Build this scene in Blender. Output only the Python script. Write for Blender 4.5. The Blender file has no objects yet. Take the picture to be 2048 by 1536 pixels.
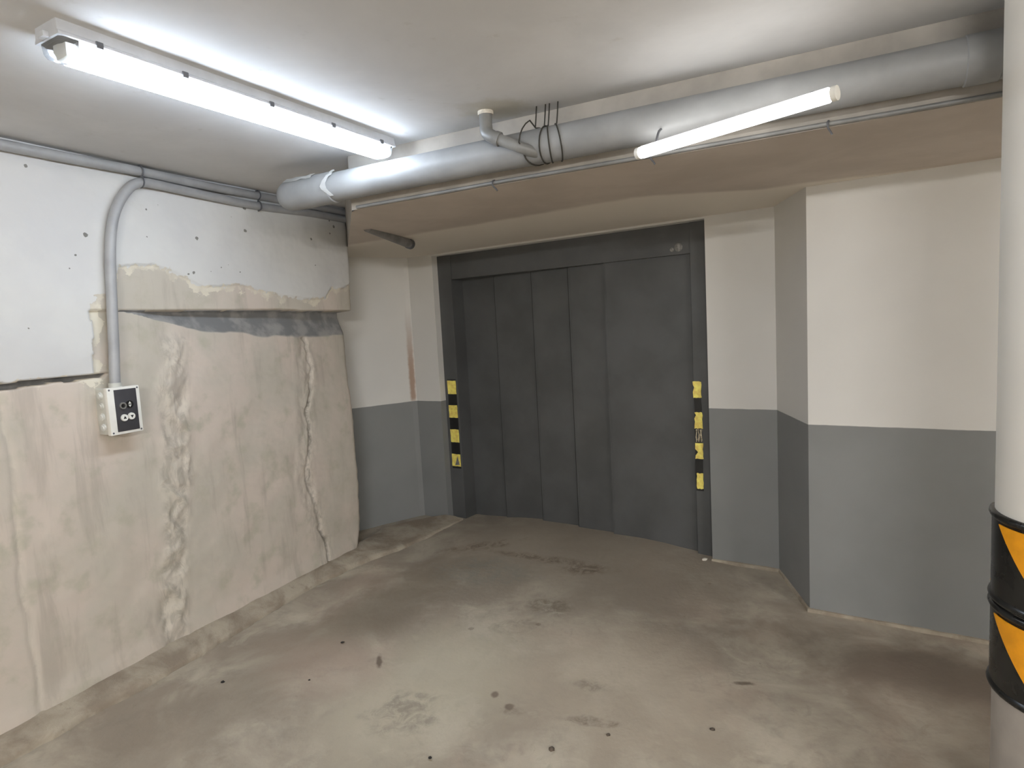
import bpy, bmesh, math, random
from mathutils import Vector, Matrix, noise

random.seed(7)
scene = bpy.context.scene
COL = scene.collection
V = Vector
sin, cos, pi = math.sin, math.cos, math.pi


def lin(r, g, b):
    def f(c):
        c /= 255.0
        return c / 12.92 if c <= 0.04045 else ((c + 0.055) / 1.055) ** 2.4
    return (f(r), f(g), f(b), 1.0)


def fbm(p, o=4):
    return noise.fractal(p, 1.0, 2.0, o)


# ------------------------------------------------------------------ materials
class NT:
    """small helper that writes a node tree"""

    def __init__(self, name):
        self.m = bpy.data.materials.new(name)
        self.m.use_nodes = True
        self.t = self.m.node_tree
        self.t.nodes.clear()
        self.out = self.t.nodes.new('ShaderNodeOutputMaterial')
        self.b = self.t.nodes.new('ShaderNodeBsdfPrincipled')
        self.t.links.new(self.b.outputs[0], self.out.inputs[0])
        self.g = None

    def pos(self):
        if self.g is None:
            self.g = self.t.nodes.new('ShaderNodeNewGeometry')
        return self.g.outputs['Position']

    def put(self, sock, v):
        if isinstance(v, bpy.types.NodeSocket):
            self.t.links.new(v, sock)
        else:
            sock.default_value = v

    def math(self, op, a, b=None, c=None, clamp=False):
        n = self.t.nodes.new('ShaderNodeMath')
        n.operation = op
        n.use_clamp = clamp
        for i, v in enumerate((a, b, c)):
            if v is not None:
                self.put(n.inputs[i], v)
        return n.outputs[0]

    def noise(self, scale, detail=4, rough=0.55, dist=0.0, vec=None, stretch=None):
        v = vec or self.pos()
        if stretch:
            mp = self.t.nodes.new('ShaderNodeVectorMath')
            mp.operation = 'MULTIPLY'
            self.put(mp.inputs[0], v)
            mp.inputs[1].default_value = stretch
            v = mp.outputs[0]
        n = self.t.nodes.new('ShaderNodeTexNoise')
        n.inputs['Scale'].default_value = scale
        n.inputs['Detail'].default_value = detail
        n.inputs['Roughness'].default_value = rough
        n.inputs['Distortion'].default_value = dist
        self.put(n.inputs['Vector'], v)
        return n.outputs[0]

    def ramp(self, f, a, b, smooth=True):
        n = self.t.nodes.new('ShaderNodeMapRange')
        n.interpolation_type = 'SMOOTHSTEP' if smooth else 'LINEAR'
        n.inputs[1].default_value = a
        n.inputs[2].default_value = b
        self.put(n.inputs[0], f)
        return n.outputs[0]

    def mix(self, f, a, b):
        n = self.t.nodes.new('ShaderNodeMix')
        n.data_type = 'RGBA'
        self.put(n.inputs[0], f)
        self.put(n.inputs[6], a)
        self.put(n.inputs[7], b)
        return n.outputs[2]

    def attr(self, name):
        n = self.t.nodes.new('ShaderNodeAttribute')
        n.attribute_name = name
        return n.outputs['Fac']

    def xyz(self):
        n = self.t.nodes.new('ShaderNodeSeparateXYZ')
        self.put(n.inputs[0], self.pos())
        return n.outputs

    def blob(self, cx, cy, rx, ry, ang=0.0, edge=0.35, wob=None, amp=0.35):
        """1 inside an ellipse on the floor plan, ragged edge by the noise `wob`"""
        x, y, _ = self.xyz()
        dx = self.math('SUBTRACT', x, cx)
        dy = self.math('SUBTRACT', y, cy)
        c, s = cos(ang), sin(ang)
        a = self.math('ADD', self.math('MULTIPLY', dx, c / rx), self.math('MULTIPLY', dy, s / rx))
        b = self.math('ADD', self.math('MULTIPLY', dx, -s / ry), self.math('MULTIPLY', dy, c / ry))
        r = self.math('SQRT', self.math('ADD', self.math('MULTIPLY', a, a), self.math('MULTIPLY', b, b)))
        if wob is not None:
            r = self.math('ADD', r, self.math('MULTIPLY', self.math('SUBTRACT', wob, 0.5), 2 * amp))
        return self.math('SUBTRACT', 1.0, self.ramp(r, 1 - edge, 1 + edge))

    def bump(self, h, strength=0.3, dist=0.01):
        n = self.t.nodes.new('ShaderNodeBump')
        n.inputs['Strength'].default_value = strength
        n.inputs['Distance'].default_value = dist
        self.put(n.inputs['Height'], h)
        self.put(self.b.inputs['Normal'], n.outputs[0])

    def done(self, col, rough=0.7, metal=0.0, spec=0.5):
        self.put(self.b.inputs['Base Color'], col)
        self.put(self.b.inputs['Roughness'], rough)
        self.b.inputs['Metallic'].default_value = metal
        self.b.inputs['Specular IOR Level'].default_value = spec
        return self.m


def simple(name, rgb, rough=0.5, metal=0.0, spec=0.5, var=0.06, scale=14.0, bump=0.0):
    n = NT(name)
    f = n.noise(scale, 5)
    c = lin(*rgb)
    lo = tuple(max(0, x * (1 - var * 2)) for x in c[:3]) + (1,)
    hi = tuple(min(1, x * (1 + var * 2)) for x in c[:3]) + (1,)
    col = n.mix(n.ramp(f, 0.3, 0.7), lo, hi)
    if bump:
        n.bump(n.noise(scale * 4, 4), bump, 0.004)
    return n.done(col, n.math('MULTIPLY_ADD', f, 0.12, rough - 0.06), metal, spec)


def glow(name, rgb, strength):
    n = NT(name)
    n.b.inputs['Emission Color'].default_value = rgb
    n.b.inputs['Emission Strength'].default_value = strength
    return n.done((0.85, 0.87, 0.9, 1), 0.3)


DADO = 0.943


def mat_two_tone(name, hi=(214, 212, 207), lo=(134, 135, 134)):
    n = NT(name)
    _, _, z = n.xyz()
    wob = n.noise(9, 3)
    f = n.ramp(n.math('ADD', z, n.math('MULTIPLY', wob, 0.006)), DADO + 0.001, DADO + 0.005)
    big = n.noise(1.3, 3)
    h = n.mix(n.ramp(big, 0.35, 0.65), lin(*[v - 5 for v in hi]), lin(*hi))
    l = n.mix(n.ramp(n.noise(1.7, 4), 0.35, 0.65), lin(*[v - 6 for v in lo]), lin(*lo))
    # rusty run down the corner joint left of the lift
    cx, cy = -0.549 - 0.839 * 0.222 - 0.544 * 0.11, 4.897 + 0.544 * 0.222 - 0.839 * 0.11
    rust = n.blob(cx, cy, 0.022, 0.022, 0, edge=0.5, wob=n.noise(16, 4), amp=0.6)
    rust = n.math('MULTIPLY', rust, n.math('MULTIPLY', n.ramp(z, 1.75, 1.15), n.ramp(z, DADO - 0.02, DADO + 0.03)))
    h = n.mix(n.math('MULTIPLY', rust, 0.75), h, lin(150, 112, 82))
    n.bump(n.noise(60, 3), 0.12, 0.003)
    return n.done(n.mix(f, l, h), 0.55, 0, 0.35)


def mat_left_wall():
    n = NT('rendered_wall')
    paint = n.attr('paint')
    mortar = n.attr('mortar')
    rough = n.attr('patch')
    fine = n.noise(38, 6, 0.65)
    mid = n.noise(9, 5)
    big = n.noise(2.2, 4)
    # bare render
    beige = n.mix(n.ramp(big, 0.38, 0.62), lin(188, 181, 168), lin(200, 188, 176))
    beige = n.mix(n.ramp(mid, 0.5, 0.72), beige, lin(180, 174, 158))
    runs = n.noise(7, 5, 0.6, 0.4, stretch=(1.6, 1.6, 0.22))
    beige = n.mix(n.math('MULTIPLY', n.ramp(runs, 0.52, 0.68), 0.5), beige, lin(166, 157, 145))
    pcol = n.mix(n.ramp(n.noise(16, 6, 0.7, 0.9, stretch=(1, 1, 0.5)), 0.40, 0.6), lin(206, 198, 184), lin(162, 155, 143))
    beige = n.mix(n.math('MULTIPLY', rough, 0.62), beige, pcol)
    ck = n.math('MULTIPLY', n.attr('crack'), n.ramp(n.noise(34, 5, 0.65), 0.36, 0.56))
    beige = n.mix(n.math('MULTIPLY', ck, 0.8), beige, lin(96, 92, 86))
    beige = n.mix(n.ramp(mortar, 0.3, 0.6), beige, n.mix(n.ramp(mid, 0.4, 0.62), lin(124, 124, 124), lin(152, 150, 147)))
    # white paint with a torn edge, cream undercoat along it
    d = n.math('ADD', paint, n.math('MULTIPLY_ADD', n.math('SUBTRACT', fine, 0.5), 0.05, n.math('MULTIPLY', n.math('SUBTRACT', n.noise(15, 5, 0.65), 0.5), 0.10)))
    white = n.mix(n.ramp(big, 0.35, 0.7), lin(207, 206, 202), lin(199, 198, 196))
    grime = n.noise(3.1, 6, 0.65, 0.5)
    white = n.mix(n.math('MULTIPLY', n.ramp(grime, 0.6, 0.78), 0.35), white, lin(176, 172, 160))
    vor = n.t.nodes.new('ShaderNodeTexVoronoi')
    vor.inputs['Scale'].default_value = 13.0
    n.put(vor.inputs['Vector'], n.pos())
    cx = n.t.nodes.new('ShaderNodeSeparateColor')
    n.put(cx.inputs[0], vor.outputs['Color'])
    size = n.math('MULTIPLY', n.ramp(cx.outputs[0], 0.2, 1.0, False), 0.15)
    dist = n.math('ADD', vor.outputs['Distance'], n.math('MULTIPLY', n.math('SUBTRACT', n.noise(70, 5, 0.7), 0.5), 0.16))
    speck = n.math('LESS_THAN', dist, size)
    white = n.mix(n.math('MULTIPLY', speck, 0.8), white, lin(95, 92, 84))
    under = n.math('ADD', d, n.math('MULTIPLY_ADD', mid, 0.16, -0.05))
    bare = n.math('SUBTRACT', 1.0, n.ramp(mortar, 0.45, 0.8))
    some = n.ramp(n.noise(4.5, 5, 0.6), 0.38, 0.56)
    cream = n.mix(n.ramp(mid, 0.4, 0.6), lin(206, 198, 180), lin(214, 207, 190))
    col = n.mix(n.math('MULTIPLY', n.math('MULTIPLY', n.ramp(under, -0.002, 0.004), bare), some), beige, cream)
    col = n.mix(n.math('MULTIPLY', n.ramp(d, -0.001, 0.003), bare), col, white)
    h = n.math('ADD', n.math('MULTIPLY', fine, 0.5), n.math('MULTIPLY', n.ramp(d, -0.002, 0.004), 0.9))
    n.bump(h, 0.35, 0.004)
    return n.done(col, 0.8, 0, 0.25)


def mat_floor():
    n = NT('worn_concrete')
    w1 = n.noise(2.3, 6, 0.6, 0.5)
    w2 = n.noise(6.5, 6, 0.62, 0.3)
    w3 = n.noise(30, 5, 0.6)
    streak = n.noise(1.8, 5, 0.6, 0.3, stretch=(1.0, 0.55, 1))
    col = n.mix(n.ramp(w1, 0.36, 0.64), lin(152, 141, 127), lin(184, 175, 158))
    col = n.mix(n.math('MULTIPLY', n.ramp(streak, 0.5, 0.66), 0.55), col, lin(176, 158, 142))
    col = n.mix(n.math('MULTIPLY', n.ramp(w2, 0.5, 0.74), 0.5), col, lin(138, 130, 118))

    col = n.mix(n.math('MULTIPLY', n.ramp(n.noise(11, 6, 0.68, 0.8), 0.54, 0.7), 0.35), col, lin(132, 122, 108))
    col = n.mix(n.math('MULTIPLY', n.ramp(n.noise(4.2, 6, 0.66, 0.9), 0.56, 0.7), 0.4), col, lin(196, 188, 170))

    brk = n.ramp(n.noise(15, 7, 0.7, 1.2), 0.36, 0.62)

    def blotch(rgb, amt, *a, **k):
        nonlocal col
        m = n.blob(*a, **k)
        if k.get('wob') is w2:
            m = n.math('MULTIPLY', m, brk)
        col = n.mix(n.math('MULTIPLY', m, amt), col, lin(*rgb))
    # darker half with oil spots, towards the lift and along the right wall
    blotch((148, 138, 124), 0.85, 0.35, 3.9, 1.35, 0.75, -0.5, edge=0.55, wob=w1, amp=0.8)
    blotch((100, 89, 77), 0.85, 1.75, 2.35, 0.75, 0.2, -0.58, edge=0.6, wob=w1, amp=0.6)
    blotch((132, 117, 103), 0.55, 1.75, 1.85, 0.6, 0.5, -0.5, edge=0.6, wob=w1, amp=0.7)
    blotch((142, 131, 117), 0.7, -1.35, 2.3, 0.2, 0.95, -0.42, edge=0.6, wob=w1, amp=0.7)
    blotch((128, 117, 102), 0.75, -0.75, 3.35, 0.22, 0.7, -0.5, edge=0.6, wob=w1, amp=0.7)
    blotch((140, 136, 125), 0.8, -0.22, 3.72, 0.3, 0.2, -0.3, edge=0.4, wob=w2, amp=0.7)
    blotch((106, 93, 80), 0.85, 0.38, 3.63, 0.14, 0.055, -0.3, edge=0.6, wob=w2, amp=1.2)
    blotch((104, 91, 78), 0.7, 0.1, 3.86, 0.34, 0.035, -0.52, edge=0.6, wob=w2, amp=1.6)
    blotch((106, 93, 80), 0.7, -0.28, 4.12, 0.22, 0.06, 0.1, edge=0.6, wob=w2, amp=1.5)
    blotch((110, 100, 86), 0.7, 0.12, 3.2, 0.1, 0.12, 0.4, edge=0.5, wob=w2, amp=1.7)
    blotch((132, 124, 110), 0.6, -0.02, 2.98, 0.13, 0.06, 0.3, edge=0.5, wob=w2, amp=1.7)
    # paler middle
    blotch((186, 178, 158), 0.75, -0.4, 2.55, 0.3, 0.5, -0.5, edge=0.6, wob=w1, amp=0.9)
    blotch((180, 168, 150), 0.6, 0.35, 2.45, 0.35, 0.5, 0.3, edge=0.6, wob=w1, amp=0.9)
    blotch((172, 154, 139), 0.6, -0.95, 2.75, 0.3, 0.22, -0.5, edge=0.6, wob=w1, amp=0.8)
    blotch((136, 128, 116), 0.75, -0.5, 2.33, 0.13, 0.1, 0.5, edge=0.5, wob=w2, amp=1.7)
    blotch((134, 122, 108), 0.7, -0.08, 2.3, 0.05, 0.025, -0.3, edge=0.5, wob=w2, amp=1.6)
    blotch((138, 128, 114), 0.7, 0.25, 2.45, 0.08, 0.03, -0.3, edge=0.5, wob=w2, amp=1.7)
    blotch((120, 110, 96), 0.8, 0.25, 2.2, 0.12, 0.022, -0.25, edge=0.5, wob=w2, amp=2.2)
    blotch((122, 110, 97), 0.9, -0.14, 2.42, 0.016, 0.02, 0, edge=0.4, wob=w3, amp=0.6)
    blotch((122, 110, 97), 0.9, -0.08, 2.33, 0.02, 0.022, 0, edge=0.4, wob=w3, amp=0.6)
    blotch((92, 80, 68), 0.8, 0.88, 2.4, 0.035, 0.012, -0.2, edge=0.5, wob=w3, amp=0.8)
    blotch((96, 82, 70), 0.8, -0.68, 2.72, 0.012, 0.05, 0.2, edge=0.5, wob=w3, amp=0.8)
    vor = n.t.nodes.new('ShaderNodeTexVoronoi')
    vor.inputs['Scale'].default_value = 5.0
    n.put(vor.inputs['Vector'], n.pos())
    cx = n.t.nodes.new('ShaderNodeSeparateColor')
    n.put(cx.inputs[0], vor.outputs['Color'])
    sz = n.math('MULTIPLY', n.ramp(cx.outputs[1], 0.72, 1.0, False), 0.11)
    dd = n.math('ADD', vor.outputs['Distance'], n.math('MULTIPLY', n.math('SUBTRACT', w3, 0.5), 0.12))
    col = n.mix(n.math('MULTIPLY', n.ramp(n.math('SUBTRACT', dd, sz), 0.02, 0.0), 0.45), col, lin(104, 93, 80))
    h = n.math('ADD', n.math('MULTIPLY', w2, 0.6), n.math('MULTIPLY', w3, 0.35))
    n.bump(h, 0.35, 0.012)
    return n.done(col, n.math('MULTIPLY_ADD', w2, 0.3, 0.5), 0, 0.3)


def mat_kerb():
    n = NT('kerb_mortar')
    a = n.noise(5, 6, 0.6, 0.4)
    b = n.noise(24, 6, 0.65)
    c = n.mix(n.ramp(a, 0.36, 0.64), lin(140, 128, 113), lin(172, 162, 145))
    c = n.mix(n.math('MULTIPLY', n.ramp(b, 0.55, 0.75), 0.5), c, lin(120, 109, 96))
    n.bump(n.math('ADD', a, b), 0.5, 0.012)
    return n.done(c, 0.85, 0, 0.25)


def mat_ceiling():
    n = NT('ceiling_paint')
    a = n.noise(1.6, 5, 0.6, 0.3)
    b = n.noise(14, 5, 0.6)
    c = n.mix(n.ramp(a, 0.36, 0.66), lin(206, 206, 206), lin(218, 218, 218))
    c = n.mix(n.math('MULTIPLY', n.ramp(b, 0.62, 0.8), 0.3), c, lin(172, 168, 158))
    wob = n.noise(18, 5)
    c = n.mix(n.math('MULTIPLY', n.blob(0.0, 2.44, 0.13, 0.1, 0.2, edge=0.4, wob=wob, amp=0.5), 0.6), c, lin(176, 171, 152))
    n.bump(n.noise(45, 4), 0.1, 0.004)
    return n.done(c, 0.8, 0, 0.2)


def mat_soffit():
    n = NT('soffit_concrete')
    a = n.noise(2.5, 5, 0.6, 0.3)
    c = n.mix(n.ramp(a, 0.36, 0.66), lin(190, 180, 170), lin(200, 190, 180))
    # paler strip next to the lift, browner in front of it
    d = n.attr('strip')
    w = n.noise(6, 4)
    f = n.ramp(n.math('ADD', d, n.math('MULTIPLY', n.math('SUBTRACT', w, 0.5), 0.06)), -0.04, 0.04)
    c = n.mix(f, lin(226, 219, 208), c)
    n.bump(n.noise(40, 4), 0.12, 0.004)
    return n.done(c, 0.85, 0, 0.2)


M = {
    'left': mat_left_wall(),
    'wall': mat_two_tone('painted_wall'),
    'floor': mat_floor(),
    'kerb': mat_kerb(),
    'ceil': mat_ceiling(),
    'soffit': mat_soffit(),
    'beam': simple('beam_paint', (168, 162, 153), 0.7, var=0.08, scale=5),
    'steel': simple('anthracite_steel', (86, 87, 87), 0.42, 0.0, 0.45, var=0.07, scale=3.2),
    'steelgap': simple('dark_seam', (36, 36, 36), 0.7),
    'wear': simple('scuffed_paint', (122, 120, 116), 0.6, var=0.2, scale=60),
    'yellow': simple('yellow_tape', (255, 224, 116), 0.45, var=0.1, scale=40),
    'tape': simple('black_tape', (38, 38, 38), 0.4, var=0.1),
    'residue': simple('tape_residue', (168, 158, 134), 0.7, var=0.25, scale=90),
    'pvc': simple('grey_pvc', (142, 143, 143), 0.5, 0, 0.5, var=0.06, scale=6),
    'pvcdark': simple('dull_pvc', (128, 128, 126), 0.4, 0, 0.5, var=0.08, scale=10),
    'conduit': simple('conduit_plastic', (158, 158, 158), 0.42, 0, 0.45, var=0.05, scale=9),
    'clip': simple('clip_plastic', (92, 93, 97), 0.5),
    'white': simple('white_plastic', (226, 224, 216), 0.4, var=0.02),
    'boxgrey': simple('box_plastic', (196, 195, 186), 0.45, var=0.04),
    'panel': simple('dark_label', (62, 61, 64), 0.4, var=0.05),
    'black': simple('black_plastic', (22, 22, 22), 0.35),
    'grommet': simple('rubber_grommet', (206, 206, 200), 0.5, var=0.03),
    'chrome': simple('dull_metal', (170, 170, 168), 0.3, 0.8),
    'wire': simple('tie_wire', (70, 68, 62), 0.5, 0.5),
    'rubber': simple('black_rubber', (27, 27, 26), 0.28, 0, 0.5, var=0.12, scale=20),
    'amber': simple('amber_reflective', (236, 158, 20), 0.35, 0, 0.5, var=0.05, scale=18),
    'housing': simple('lamp_housing', (196, 199, 204), 0.45, var=0.03),
    'tray': simple('lampholder', (222, 222, 214), 0.4, var=0.02),
    'scrap': simple('torn_wrap', (226, 226, 224), 0.6, var=0.04),
    'crumb': simple('grit', (86, 76, 66), 0.9, var=0.2, scale=80),
    'dark': simple('dark_grit', (36, 33, 30), 0.9, var=0.2, scale=80),
    'plaster': simple('plaster_crumb', (206, 200, 188), 0.9, var=0.08, scale=80),
    'pipeshadow': simple('stub_shadow_grey', (128, 126, 124), 0.6, var=0.1),  # grey of the added stub that stands for a shadow
}
n = NT('pillar_paint')
_, _, z_ = n.xyz()
f_ = n.ramp(z_, 0.60, 0.602)
wh = n.mix(n.ramp(n.noise(2.0, 4), 0.4, 0.7), lin(222, 219, 211), lin(228, 226, 219))
gr = n.mix(n.ramp(n.noise(4.0, 5), 0.4, 0.65), lin(158, 151, 143), lin(172, 165, 156))
n.bump(n.noise(30, 3), 0.08, 0.004)
M['pillar'] = n.done(n.mix(f_, gr, wh), 0.5, 0, 0.35)
# clear cover: polycarbonate that shows the lampholder
n = NT('clear_cover')
n.b.inputs['Transmission Weight'].default_value = 0.85
n.b.inputs['IOR'].default_value = 1.12
M['clear'] = n.done((0.95, 0.96, 0.97, 1), 0.08)
M['glow'] = glow('lit_diffuser', (0.74, 0.85, 1.0, 1), 13.5)
M['glow_warm'] = glow('lit_tube', (1.0, 0.995, 0.985, 1), 3.2)
M['glow_fill'] = glow('fill_diffuser', (1.0, 0.985, 0.965, 1), 125.0)  # emission of the added fill lamps behind the camera

# ------------------------------------------------------------------ objects
LOC = {}


def tag(o, label=None, cat=None, group=None, kind=None):
    if label: o['label'] = label
    if cat: o['category'] = cat
    if group: o['group'] = group
    if kind: o['kind'] = kind
    return o


def thing(name, loc, label, cat, group=None, kind=None):
    o = bpy.data.objects.new(name, None)
    o.empty_display_size = 0.1
    COL.objects.link(o)
    o.location = V(loc)
    LOC[o.name] = V(loc)
    return tag(o, label, cat, group, kind)


def build(name, bm, mat, parent=None, origin=None, smooth=True, angle=40):
    """link a bmesh in world coordinates as one object; children take their thing's base as origin"""
    base = LOC[parent.name] if parent else V(origin or (0, 0, 0))
    bmesh.ops.translate(bm, verts=bm.verts, vec=-base)
    me = bpy.data.meshes.new(name)
    bm.normal_update()
    bm.to_mesh(me)
    bm.free()
    me.materials.append(M[mat] if isinstance(mat, str) else mat)
    if smooth:
        me.shade_smooth()
        me.set_sharp_from_angle(angle=math.radians(angle))
    o = bpy.data.objects.new(name, me)
    COL.objects.link(o)
    if parent:
        o.parent = parent
        LOC[o.name] = base
    else:
        o.location = base
        LOC[o.name] = base
    return o


def quad(bm, pts):
    return bm.faces.new([bm.verts.new(V(p)) for p in pts])


def box(bm, o, ax, ay, az, bevel=0.0):
    """box from corner o along three edge vectors"""
    o, ax, ay, az = V(o), V(ax), V(ay), V(az)
    vs = [bm.verts.new(o + ax * i + ay * j + az * k) for k in (0, 1) for j in (0, 1) for i in (0, 1)]
    fs = [(0, 2, 3, 1), (4, 5, 7, 6), (0, 1, 5, 4), (1, 3, 7, 5), (3, 2, 6, 7), (2, 0, 4, 6)]
    faces = [bm.faces.new([vs[i] for i in f]) for f in fs]
    bmesh.ops.recalc_face_normals(bm, faces=faces)
    if bevel:
        es = list({e for f in faces for e in f.edges})
        bmesh.ops.bevel(bm, geom=es, offset=bevel, segments=2, profile=0.6, affect='EDGES', clamp_overlap=True)
    return bm


def frame_of(t):
    t = t.normalized()
    up = V((0, 0, 1)) if abs(t.z) < 0.9 else V((1, 0, 0))
    a = t.cross(up).normalized()
    return a, t.cross(a).normalized()


def tube(bm, pts, r, seg=16, caps=True, closed=False):
    pts = [V(p) for p in pts]
    rs = r if isinstance(r, (list, tuple)) else [r] * len(pts)
    rings = []
    a = None
    for i, p in enumerate(pts):
        if closed:
            t = pts[(i + 1) % len(pts)] - pts[i - 1]
        else:
            t = pts[min(i + 1, len(pts) - 1)] - pts[max(i - 1, 0)]
        t.normalize()
        if a is None:
            a, b = frame_of(t)
        else:
            a = (a - t * a.dot(t)).normalized()
        b = t.cross(a)
        rings.append([bm.verts.new(p + (a * cos(2 * pi * k / seg) + b * sin(2 * pi * k / seg)) * rs[i]) for k in range(seg)])
    n_ = len(rings)
    for i in range(n_ if closed else n_ - 1):
        A, B = rings[i], rings[(i + 1) % n_]
        for k in range(seg):
            bm.faces.new((A[k], A[(k + 1) % seg], B[(k + 1) % seg], B[k]))
    if caps and not closed:
        bm.faces.new(rings[0])
        bm.faces.new(rings[-1])
    bmesh.ops.recalc_face_normals(bm, faces=bm.faces)
    return bm


def smooth_path(pts, n=10):
    """Catmull-Rom through the points"""
    P = [V(p) for p in pts]
    P = [P[0] * 2 - P[1]] + P + [P[-1] * 2 - P[-2]]
    out = []
    for i in range(1, len(P) - 2):
        for k in range(n):
            t = k / n
            a, b, c, d = P[i - 1], P[i], P[i + 1], P[i + 2]
            out.append(0.5 * ((2 * b) + (c - a) * t + (2 * a - 5 * b + 4 * c - d) * t * t + (3 * b - a - 3 * c + d) * t ** 3))
    out.append(P[-2])
    return out


def prism(bm, poly, h, axis):
    """close polygon `poly` (3-D points) pushed along `axis`*h"""
    axis = V(axis)
    A = [bm.verts.new(V(p)) for p in poly]
    B = [bm.verts.new(V(p) + axis * h) for p in poly]
    bm.faces.new(A)
    bm.faces.new(list(reversed(B)))
    k = len(A)
    for i in range(k):
        bm.faces.new((A[i], A[(i + 1) % k], B[(i + 1) % k], B[i]))
    bmesh.ops.recalc_face_normals(bm, faces=bm.faces)
    return bm


def disc(bm, c, nrm, r, h, seg=24, r2=None):
    c, nrm = V(c), V(nrm).normalized()
    a, b = frame_of(nrm)
    r2 = r if r2 is None else r2
    A = [bm.verts.new(c + (a * cos(2 * pi * k / seg) + b * sin(2 * pi * k / seg)) * r) for k in range(seg)]
    B = [bm.verts.new(c + nrm * h + (a * cos(2 * pi * k / seg) + b * sin(2 * pi * k / seg)) * r2) for k in range(seg)]
    bm.faces.new(A)
    bm.faces.new(B)
    for k in range(seg):
        bm.faces.new((A[k], A[(k + 1) % seg], B[(k + 1) % seg], B[k]))
    bmesh.ops.recalc_face_normals(bm, faces=bm.faces)
    return bm


def ring(bm, c, nrm, r0, r1, h, seg=24):
    c, nrm = V(c), V(nrm).normalized()
    a, b = frame_of(nrm)
    L = []
    for rr, hh in ((r0, 0), (r1, 0), (r1, h), (r0, h)):
        L.append([bm.verts.new(c + nrm * hh + (a * cos(2 * pi * k / seg) + b * sin(2 * pi * k / seg)) * rr) for k in range(seg)])
    for i in range(4):
        A, B = L[i], L[(i + 1) % 4]
        for k in range(seg):
            bm.faces.new((A[k], A[(k + 1) % seg], B[(k + 1) % seg], B[k]))
    bmesh.ops.recalc_face_normals(bm, faces=bm.faces)
    return bm


NB = bmesh.new
# frames of reference: the lift wall (s along it to the right, d towards the room) and the left wall (u along it, o out of it)
E2 = V((0.839, -0.544, 0)).normalized()
N2 = V((-E2.y, E2.x, 0))
if N2.y < 0: N2 = -N2
D0 = V((-0.549, 4.897, 0))


def dw(s, d, z):
    return D0 + E2 * s - N2 * d + V((0, 0, z))


G2 = V((0.43, 0.903, 0)).normalized()
M2 = V((G2.y, -G2.x, 0))
W0 = V((-2.023, 2.238, 0))


def lw(u, z, o=0.0):
    return W0 + G2 * u + M2 * o + V((0, 0, z))


H = 2.32      # ceiling
SOF = 2.075   # underside of the beam / soffit by the lift
UP = V((0, 0, 1))


def lerp(a, b, t):
    return a + (b - a) * t


def interp(tab, x):
    if x <= tab[0][0]: return tab[0][1]
    for (x0, y0), (x1, y1) in zip(tab, tab[1:]):
        if x <= x1: return lerp(y0, y1, (x - x0) / (x1 - x0))
    return tab[-1][1]


def sstep(a, b, x):
    t = min(1, max(0, (x - a) / (b - a)))
    return t * t * (3 - 2 * t)


def beam_d(s):
    return 1.71 - 0.097 * (s - 0.98)


# ------------------------------------------------------------------ the shell
def make_floor():
    bm = NB()
    x0, x1, y0, y1 = -3.4, 4.6, -4.6, 6.2
    st = 0.05
    nx, ny = int((x1 - x0) / st), int((y1 - y0) / st)
    g = []
    for j in range(ny + 1):
        row = []
        for i in range(nx + 1):
            x, y = x0 + i * st, y0 + j * st
            p = V((x, y, 0))
            q = p - D0
            s, d = q.dot(E2), -q.dot(N2)
            h = 0.007 * fbm(p * 1.3) + 0.003 * fbm(p * 5) - 0.004
            bumpy = sstep(0.15, 0.8, s) * (1 - sstep(1.6, 2.15, s)) * (1 - sstep(0.05, 0.75, abs(d)))
            h += 0.042 * bumpy
            row.append(bm.verts.new((x, y, h)))
        g.append(row)
    for j in range(ny):
        for i in range(nx):
            bm.faces.new((g[j][i], g[j][i + 1], g[j + 1][i + 1], g[j + 1][i]))
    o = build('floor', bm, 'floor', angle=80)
    tag(o, 'stained worn concrete garage floor', 'floor', kind='structure')


make_floor()


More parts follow.
